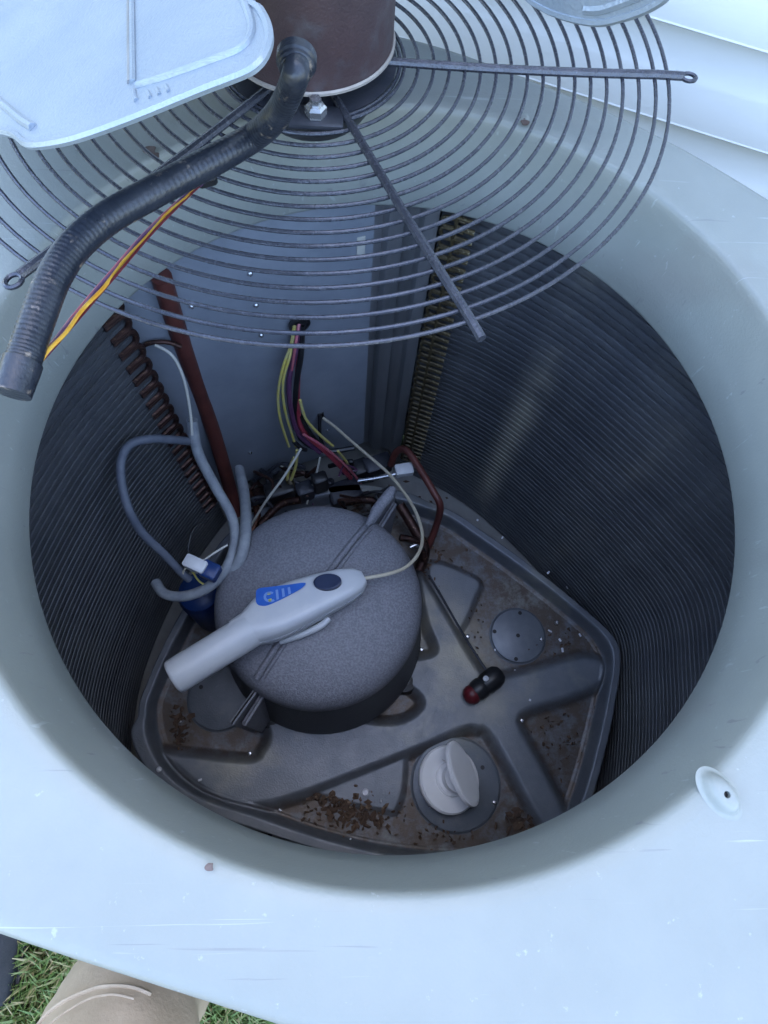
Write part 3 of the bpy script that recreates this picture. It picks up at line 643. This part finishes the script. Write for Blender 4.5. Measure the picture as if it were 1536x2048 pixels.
# blades
zA, zB = .985, .93
pA = at(530, 110, zA); pB = at(60, 293, zB); pH = np.array([hub[0], hub[1], .9575])
bn = np.cross(pA - pH, pB - pH); bn /= np.linalg.norm(bn)
if bn[2] < 0: bn = -bn
MB().lathe([(.014, .945), (.02, .945), (.02, .972), (.014, .975), (.0, .975)], h3, 28).build('fan_hub', M['steel'], fan)
def bl(x, y): return onplane(x, y, pH, bn)
vis = [(500, -10), (522, 25), (537, 55), (541, 82), (534, 110), (518, 134), (490, 152), (400, 187), (270, 240), (170, 276), (112, 290), (60, 293), (20, 283), (-35, 256), (-110, 205), (-175, 110), (-215, -40)]
core = [bl(*q) for q in vis]
for i in range(-5, 0):                      # keep the tip on the fan's circle
    d_ = core[i] - pH; r_t = math.hypot(d_[0], d_[1])
    if r_t > .288: core[i] = pH + d_ * (.288 / r_t)
e1 = core[0] - pH; e2 = core[-1] - pH
outl_b = [pH + e1 * .30] + [pH + e1 * .75] + core + [pH + e2 * .70, pH + e2 * .30]
outl_b = cr(outl_b, 4, True)
blade = MB().prism(outl_b, bn, .0014).build('fan_blade', M['blade'], fan, angle=30)
edge = [p + bn * .0009 for p in outl_b]
MB().tube(edge, .0019, 6, closed=True).build('blade_edge', M['blade'], blade)
def bead(lst, r, par, f=bl, up=.0014, mm='blade'):
    pts = [f(*q) + bn_cur * up for q in lst]; MB().tube(cr(pts, 5), r, 8).build('blade_bead_or_edge_shade', M[mm], par)
bn_cur = bn
bead([(262, -40), (263, 40), (264, 110), (265, 172)], .0014, blade, mm='post'); bead([(268, -40), (269, 40), (270, 110), (271, 172)], .0016, blade)  # first bead is darker, standing in for the edge shadow at the fold
bead([(280, 178), (340, 160), (430, 128), (482, 108), (502, 88), (508, 60), (496, 20), (478, -20)], .0017, blade)
bead([(-20, 188), (20, 222), (48, 246), (72, 261)], .0022, blade)
bead([(272, 188), (274, 200), (278, 208)], .0012, blade)
for x in (300, 318, 336): bead([(x, 190 - .33 * (x - 300)), (x + 6, 202 - .33 * (x - 300))], .0009, blade)
# second blade: its tip shows at the top right
z2 = .958
q1 = at(1330, -4, .985); q2 = at(1055, -6, .945)
bn2 = np.cross(q1 - pH, q2 - pH); bn2 /= np.linalg.norm(bn2)
if bn2[2] < 0: bn2 = -bn2
def bl2(x, y): return onplane(x, y, pH, bn2)
vis2 = [(1348, -34), (1338, -14), (1322, 2), (1290, 20), (1245, 36), (1195, 46), (1140, 38), (1090, 20), (1050, -6), (1030, -40)]
core2 = [bl2(*q) for q in vis2]
e1 = core2[0] - pH; e2 = core2[-1] - pH
o2 = cr([pH + e1 * .3, pH + e1 * .75] + core2 + [pH + e2 * .7, pH + e2 * .3], 4, True)
blade2 = MB().prism(o2, bn2, .0014).build('fan_blade', M['blade'], fan, angle=30)
MB().tube([p + bn2 * .0009 for p in o2], .0019, 6, closed=True).build('blade_edge', M['blade'], blade2)
bn_cur = bn2
bead([(1168, 21), (1200, 21), (1235, 10), (1280, -8), (1320, -30)], .0024, blade2, bl2)
# third blade, away from the camera
ang3 = math.atan2((pB - pH)[1], (pB - pH)[0]) - R_(150)
o3 = []
for p in outl_b:
    d_ = p - pH; c_, s_ = math.cos(R_(-150)), math.sin(R_(-150)); o3.append(pH + np.array([c_ * d_[0] - s_ * d_[1], s_ * d_[0] + c_ * d_[1], d_[2]]))
bn3 = np.array([math.cos(R_(-150)) * bn[0] - math.sin(R_(-150)) * bn[1], math.sin(R_(-150)) * bn[0] + math.cos(R_(-150)) * bn[1], bn[2]])
MB().prism(o3, bn3, .0014).build('fan_blade', M['blade'], fan, angle=30)
# flexible conduit with its ferrule and lead wires
for z_ in np.linspace(.83, .92, 181):        # where the conduit meets the motor wall
    q = at(592, 146, z_)
    if math.hypot(q[0] - hub[0], q[1] - hub[1]) < .0665: break
cen_ = q; cax_ = np.array([q[0] - hub[0] - .012, q[1] - hub[1], -.022]); cax_ /= np.linalg.norm(cax_); cen_ = cen_ + (np.array([hub[0], hub[1], cen_[2]]) - cen_) * .03
cpts = cr([cen_ - cax_ * .004, cen_ + cax_ * .007] + px([(570, 204, .6 * cen_[2] + .4 * .852 - .001), (546, 240, .35 * cen_[2] + .65 * .852), (510, 272, .852), (455, 305, .852), (380, 345, .853), (300, 388, .855), (215, 436, .857), (150, 492, .858), (108, 555, .858), (78, 630, .857), (52, 705, .855), (38, 745, .854)]), 34)
cr_r = [.0068 * (1 + .011 * math.sin(i * 1.5)) * (1 + .30 * min(1, i / 190)) for i in range(len(cpts))]
conduit = MB().tube(cpts, cr_r, 16).build('flexible_conduit', M['conduit'], fan, angle=60)
MB().lathe([(.0, -.006), (.0105, -.006), (.0105, -.001), (.0094, .0), (.0094, .002), (.0084, .003), (.0084, .0045), (.007, .005)], cen_, 28, axis=cax_).build('conduit_collar', M['conduit'], fan, angle=35)
fe = px([(46, 722, .855), (40, 740, .854), (32, 765, .853), (25, 788, .852)])
MB().tube(fe, [.0098, .0098, .0094, .0090], 18).build('conduit_ferrule', M['conduit'], conduit)
for dx, mm, r, z0 in ((0, 'orange', .00115, .858), (-5, 'purple', .0011, .857), (6, 'redcap', .0008, .852), (-11, 'pinkw', .0008, .855)):
    lst = [(66 + dx * .4, 738, .850), (100 + dx * .6, 700, z0 - .008), (160 + dx, 628, z0 - .018), (225 + dx, 552, .834), (300 + dx * .9, 465, .825), (370 + dx * .6, 396, .818), (412, 360, .812)]
    pts = cr(px(lst), 12)
    if mm in ('orange', 'purple'):
        pts = [p + np.array([math.sin(i * .45 + (0 if mm == 'orange' else 3.1)), math.cos(i * .45 + (0 if mm == 'orange' else 3.1)), 0]) * .0006 for i, p in enumerate(pts)]
    MB().tube(pts, r, 7).build('lead_wire', M[mm], conduit)
MB().box(at(414, 362, .812), (.014, .007, .008), ex=(.9, .4, 0), bev=.002).build('wire_clip', M['black'], guard)

# ------------------------------------------------------------------ pale handheld tool lying on the compressor
TZ = .345
ta = at(345, 1356, TZ + .003); tb = at(505, 1258, TZ + .004); tc_ = at(728, 1156, TZ)
tool = thing('handheld_tool', 'pale grey handheld tool with round barrel, blue printed label and navy button on the compressor', 'tool', tuple(at(560, 1230, .32)))
ax = tb - ta; axn = ax / np.linalg.norm(ax)
MB().tube([ta, ta + axn * .001, ta + axn * .004] + [ta + ax * t for t in (.1, .5, .9, 1.0)], [.0195, .0208, .0214, .0216, .0216, .0218, .0215], 32).build('barrel', M['tool'], tool, angle=50)
# handle: lofted rounded section
ha = at(470, 1272, TZ + .004); hd = tc_ - ha; hl = np.linalg.norm(hd); hd /= hl; hs = np.cross([0, 0, 1.], hd); hs /= np.linalg.norm(hs); hu = np.cross(hd, hs)
tilt = R_(-12); hs2 = hs * math.cos(tilt) + hu * math.sin(tilt); hu2 = -hs * math.sin(tilt) + hu * math.cos(tilt)
secs = []
for t, wd, hg, sh in ((0, .019, .019, 0), (.10, .0215, .020, .001), (.22, .0285, .0215, .003), (.34, .0315, .0215, .004), (.5, .030, .020, .004), (.68, .0265, .0185, .003), (.85, .022, .016, .001), (.95, .0165, .0125, 0), (1.0, .009, .007, 0)):
    c_ = ha + hd * hl * t + hs2 * sh; row = []
    for j in range(28):
        g_ = 2 * math.pi * j / 28; cx_, sy_ = math.cos(g_), math.sin(g_); ex_ = .55 if t > .15 else .9
        row.append(c_ + hs2 * wd * math.copysign(abs(cx_) ** ex_, cx_) + hu2 * hg * math.copysign(abs(sy_) ** ex_, sy_))
    secs.append(row)
mbh = MB().strip(secs, True); mbh.add(secs[0], [tuple(range(28))[::-1]]); mbh.add(secs[-1], [tuple(range(28))])
handle = mbh.build('handle', M['tool'], tool, angle=50)
for sg in (1, -1):                          # moulding seam round the handle
    seam_ = [np.asarray(r_[0 if sg > 0 else 14]) for r_ in secs[1:-1]]; MB().tube(cr(seam_, 4), .0007, 6).build('moulding_seam', M['greyhose'], handle)
# trigger lever under the handle
MB().tube(cr(px([(560, 1282, .324), (600, 1270, .328), (640, 1252, .333), (658, 1236, .335)]), 6), .0048, 10).build('trigger_lever', M['tool'], tool)
facep = ha + hu2 * .0212 + hd * hl * .4
def onface(x, y, up=.0): return onplane(x, y, facep + hu2 * up, hu2)
lab = cr([onface(*q) for q in ((512, 1190), (516, 1178), (540, 1174), (575, 1170), (610, 1166), (604, 1176), (580, 1190), (550, 1205), (530, 1212), (514, 1208))], 4, True)
MB().prism(lab, hu2, .0006).build('printed_label', M['label'], tool, smooth=False)
def mark(lst, mm, name='label_print'): MB().prism([onface(*q, .0007) for q in lst], hu2, .0003).build(name, M[mm], tool, smooth=False)
arc = [(540 + 13 * math.cos(t), 1194 + 11 * math.sin(t)) for t in np.linspace(.7, 5.3, 12)]; arc2 = [(540 + 8 * math.cos(t), 1194 + 6.5 * math.sin(t)) for t in np.linspace(5.3, .7, 12)]
mark(arc + arc2, 'lprint')
mark([(534, 1185), (541, 1184), (541, 1189), (535, 1190)], 'yprint'); mark([(536, 1199), (543, 1197), (543, 1203), (537, 1204)], 'yprint')
for x in (551, 563, 575): mark([(x, 1180 - .2 * (x - 551)), (x + 5, 1179 - .2 * (x - 551)), (x + 7, 1198 - .45 * (x - 551)), (x + 2, 1200 - .45 * (x - 551))], 'lprint')
btn = [onface(655 + 28 * math.cos(t), 1164 + 16 * math.sin(t) - 1.5 * math.cos(t)) for t in np.linspace(0, 2 * np.pi, 28, endpoint=False)]
bc = sum(btn) / len(btn); mbb = MB().strip([[p - hu2 * .003 for p in btn], [p + hu2 * .0012 for p in btn], [bc + (p - bc) * .88 + hu2 * .0022 for p in btn]], True); mbb.add([bc + (p - bc) * .88 + hu2 * .0022 for p in btn], [tuple(range(28))])
mbb.build('button', M['navy'], tool, angle=40)
tcord = px([(722, 1158, .345), (745, 1154, .344), (780, 1147, .340), (812, 1134, .33), (836, 1108, .315), (845, 1075, .29), (836, 1035, .27), (815, 995, .25), (780, 950, .235), (735, 910, .22), (700, 880, .21), (668, 852, .205), (646, 836, .205)])
MB().tube(cr(tcord, 8), .0024, 8).build('cord', M['cord'], tool)

# ------------------------------------------------------------------ screwdriver on the pan
s0 = at(934, 1397, .083); s1 = at(992, 1352, .083); sdn = (s1 - s0); sl = np.linalg.norm(sdn); sdn /= sl
drv = thing('screwdriver', 'short black screwdriver with a dark red end lying on the pan rib', 'screwdriver', tuple((s0 + s1) / 2 - np.array([0, 0, .015])))
MB().lathe([(.0, .014), (.0145, .014), (.0168, .02), (.0172, .03), (.0155, .034), (.0178, .040), (.0182, .055), (.0165, .064), (.012, .070), (0, .072)], s0, 20, axis=sdn).build('grip', M['black'], drv, angle=35)
MB().lathe([(0, -.004), (.009, -.002), (.0145, .004), (.016, .010), (.015, .0145), (0, .0145)], s0, 20, axis=sdn).build('end_cap', M['redcap'], drv)
MB().tube([at(975, 1345, .086), at(930, 1275, .082), at(858, 1150, .078)], .0021, 8).build('shaft', M['guard_dark'], drv)
dp = at(972, 1357, .1035); MB().lathe([(.0045, -.003), (.0045, 0), (.003, .0012), (0, .0014)], dp, 16).build('highlight_dot', M['white'], drv)  # white disc modelled in place of the highlight on the grip

# ------------------------------------------------------------------ white winged plug
sp = at(893, 1560, .06); plug = thing('winged_plug', 'white plastic winged plug standing on the round pan disc', 'plug', tuple(sp))
pax = np.array([.30, .12, 1.]); pax /= np.linalg.norm(pax); pb = np.array([sp[0], sp[1], .066])
MB().lathe([(.030, 0), (.046, .001), (.0495, .004), (.0500, .010), (.0475, .0135), (.034, .0150), (.031, .0135), (.0255, .0135), (.0245, .018), (.0, .018)], pb, 48, axis=pax).build('disc', M['plug'], plug, angle=40)
MB().lathe([(.0235, .014), (.0235, .020), (.019, .022), (.0185, .034), (.021, .035), (.021, .039), (.0, .040)], pb, 36, axis=pax).build('neck', M['plug'], plug, angle=40)
wc = at(925, 1547, .112); wn = np.array([-.80, -.32, .62]); wn = np.array([.78, .28, .62]); wn /= np.linalg.norm(wn)
rows = []
major = at(948, 1598, .11) - at(905, 1496, .11); major -= wn * np.dot(major, wn); major /= np.linalg.norm(major); minor = np.cross(wn, major)
for k, (f_, d_) in enumerate(((.90, -.004), (1.0, -.0025), (1.0, .0025), (.90, .004))):
    rows.append([wc + wn * d_ + major * .048 * f_ * math.cos(t) + minor * .034 * f_ * math.sin(t) for t in np.linspace(0, 2 * np.pi, 36, endpoint=False)])
mw = MB().strip(rows, True); mw.add(rows[0], [tuple(range(36))[::-1]]); mw.add(rows[-1], [tuple(range(36))]); mw.build('wing', M['plug'], plug, angle=50)
MB().tube([pb + pax * .036, wc - wn * .002], [.015, .011], 16).build('wing_stem', M['plug'], plug)

# ------------------------------------------------------------------ debris on the pan
def litter():
    mb = MB()
    def bit(p, s, z):
        a = random.uniform(0, 6.28); b = random.uniform(.3, .8); n = random.choice((4, 5, 6)); tl_ = (random.uniform(-.4, .4), random.uniform(-.4, .4))
        V = []
        for j in range(n):
            g_ = 2 * math.pi * j / n; q = random.uniform(.7, 1.1) * s; u, v = q * math.cos(g_), q * b * math.sin(g_)
            x, y = u * math.cos(a) - v * math.sin(a), u * math.sin(a) + v * math.cos(a); V.append((p[0] + x, p[1] + y, z + abs(x * tl_[0] + y * tl_[1]) + .0008))
        V.append((p[0], p[1], z + random.uniform(.0015, .004)))
        mb.add(V, [(j, (j + 1) % n, n) for j in range(n)])
    for (x, y, sx, sy, n, s) in ((690, 1618, 50, 20, 80, .0058), (655, 1600, 25, 14, 30, .0055), (745, 1640, 35, 12, 26, .006), (690, 1625, 60, 22, 90, .003), (1035, 1640, 22, 14, 34, .0065), (362, 1460, 10, 28, 26, .006), (362, 1460, 14, 32, 30, .003), (1110, 1480, 28, 55, 50, .0032), (880, 1665, 70, 15, 40, .003), (850, 1120, 22, 28, 46, .004), (1110, 1290, 40, 25, 22, .003), (900, 1160, 30, 30, 12, .003), (950, 1230, 16, 40, 22, .0028), (420, 1580, 45, 16, 30, .003), (640, 1500, 40, 10, 12, .003), (740, 1000, 60, 20, 60, .005), (540, 1020, 40, 20, 50, .005)):
        for _ in range(n):
            bit(at(random.gauss(x, sx * .85), random.gauss(y, sy * .85), ZP + .002), s * random.uniform(.5, 1.5), ZP + .0015 + (random.uniform(0, .004)))
    o = mb.build('leaf_litter', M['leaf'], smooth=False); o['kind'] = 'stuff'
    mb = MB()
    for (x, y, z) in ((1097, 1145, .088), (1134, 1175, .088), (955, 1040, .087), (1005, 1075, .087), (1030, 1342, .052), (1100, 1262, .052), (990, 1300, .052), (1120, 1280, .052), (360, 1440, .052), (560, 1200 + 420, .054), (1060, 1400, .072), (700, 1680, .055), (1125, 1300, .053), (762, 1602, .06), (1160, 1270, .055), (400, 1560, .072)):
        mb.box(at(x, y, z + .002), (.005 * random.uniform(.6, 1.5), .003 * random.uniform(.6, 1.3), .002), ex=(random.uniform(-1, 1), random.uniform(-1, 1), 0), bev=.0006)
    o = mb.build('pale_grit', M['crumb']); o['kind'] = 'stuff'
litter()
for (x, y, z, r, lb) in ((318, 1539, .092, .0042, 'small white pellet on the pan edge by the lower left of the opening'), (731, 1585, .060, .0060, 'small bluish white pellet on the pan left of the winged plug')):
    p = at(x, y, z); tag(MB().lathe([(0, -r * .5), (r * .8, -r * .4), (r, 0), (r * .7, r * .45), (0, r * .55)], p, 14).build('white_pellet', M['crumb']), lb, 'pellet', 'white pellets on the pan')

# ------------------------------------------------------------------ the person at the front edge (legs)
kn = at(192, 2072, .50); 
person = thing('person', 'person in khaki trousers standing against the front of the unit, legs only in view', 'person', (kn[0], kn[1], GL))
_f = at(-26, 1885, 0); FT = (_f[0], _f[1])
def body():
    K = np.array([kn[0], kn[1], .47])
    hip = np.array([-.16, -.98, .88])
    j = [np.array([-.16, -.98, .95]), np.array([-.03, -.98, .87]), np.array([-.34, -.98, .87])]
    K2 = np.array([-.66, -.74, .48]); A1 = K + np.array([.02, .02, -.41]); A2 = np.array([FT[0] - .01, FT[1] - .05, .05])
    V = [j[0], j[1], (j[1] + K) / 2 + np.array([0, 0, .02]), K, K + (A1 - K) * .5, A1, j[2], (j[2] + K2) / 2, K2, (K2 + A2) / 2, A2, np.array([-.16, -.98, 1.05])]
    E = [(0, 1), (1, 2), (2, 3), (3, 4), (4, 5), (0, 6), (6, 7), (7, 8), (8, 9), (9, 10), (0, 11)]
    rad_ = [.13, .095, .085, .072, .066, .06, .095, .085, .07, .066, .06, .14]
    o0 = np.array(person['o'])
    me = bpy.data.meshes.new('trousers'); me.from_pydata([tuple(v - o0) for v in V], E, []); o = bpy.data.objects.new('trousers', me); col.objects.link(o); o.parent = person
    sk_ = o.modifiers.new('skin', 'SKIN'); sk_.use_smooth_shade = True
    for i, sv in enumerate(me.skin_vertices[0].data): sv.radius = (rad_[i], rad_[i] * .97); sv.use_root = (i == 0)
    s_ = o.modifiers.new('sub', 'SUBSURF'); s_.levels = 3; s_.render_levels = 3
    tx = bpy.data.textures.new('folds', 'CLOUDS'); tx.noise_scale = .06
    d_ = o.modifiers.new('folds', 'DISPLACE'); d_.texture = tx; d_.strength = .022; d_.mid_level = .5
    me.materials.append(M['trouser'])
    return K, A1, A2
K, A1, A2 = body()
# pale stitched seam across the knee, on the cloth
bpy.context.view_layer.update(); dg = bpy.context.evaluated_depsgraph_get(); dg.update()
tr_ = [o for o in person.children if o.name.startswith('trousers')][0]; tr_['o'] = person['o']; te = tr_.evaluated_get(dg); po = np.array(person['o'])
def oncloth(lst, r, nm, mm):
    out = []
    for x, y in cr([np.array(q, float) for q in lst], 8):
        d_ = ray(x, y); d_ /= np.linalg.norm(d_); ok, loc, nr_, _i = te.ray_cast(Vector(CAMP - po), Vector(d_))
        if ok: out.append(np.array(loc) + po + np.array(nr_) * r * .4)
    if len(out) > 3: MB().tube(out, r, 6).build(nm, M[mm], tr_)
oncloth([(60, 2078), (85, 2040), (122, 2008), (172, 1984), (212, 1974), (262, 1976), (300, 1990)], .0016, 'seam', 'hem')
oncloth([(78, 2080), (104, 2046), (142, 2018), (185, 1996), (230, 1990), (268, 1998)], .0009, 'seam', 'hem')
# old
sp_ = [at(40, 2060, .47), at(70, 2030, .49), at(120, 1995, .505), at(180, 1968, .51), at(240, 1955, .505)]
def shoe(foot, ang, mm):
    e = np.array([math.cos(ang), math.sin(ang), 0]); s_ = np.array([-e[1], e[0], 0]); rows = []
    for t, wd, hg in ((-.09, .022, .05), (-.075, .034, .085), (-.03, .038, .095), (.03, .042, .075), (.09, .046, .055), (.14, .040, .042), (.17, .026, .03), (.182, .008, .018)):
        row = []
        for k in range(20):
            g_ = 2 * math.pi * k / 20; row.append(np.array([foot[0], foot[1], GL]) + e * t + s_ * wd * math.cos(g_) + np.array([0, 0, .012 + max(0, math.sin(g_)) ** .8 * hg - max(0, -math.sin(g_)) * .010]))
        rows.append(row)
    mb = MB().strip(rows, True); mb.add(rows[0], [tuple(range(20))[::-1]]); mb.add(rows[-1], [tuple(range(20))])
    sh = mb.build('shoe', M[mm], person, angle=60)
    sole = MB(); 
    ol = [(t, wd + .004) for t, wd in ((-.095, .012), (-.08, .034), (-.03, .038), (.03, .042), (.09, .047), (.14, .042), (.172, .028), (.188, .006))]
    poly = [np.array([foot[0], foot[1], GL + .001]) + e * t + s_ * wd for t, wd in ol] + [np.array([foot[0], foot[1], GL + .001]) + e * t - s_ * wd for t, wd in ol[::-1]]
    sole.prism(poly, (0, 0, 1), .022).build('sole', M['shoe'], sh, smooth=False)
shoe(A1[:2], R_(85), 'shoe2')
shoe(FT, R_(95), 'shoe')

clean()
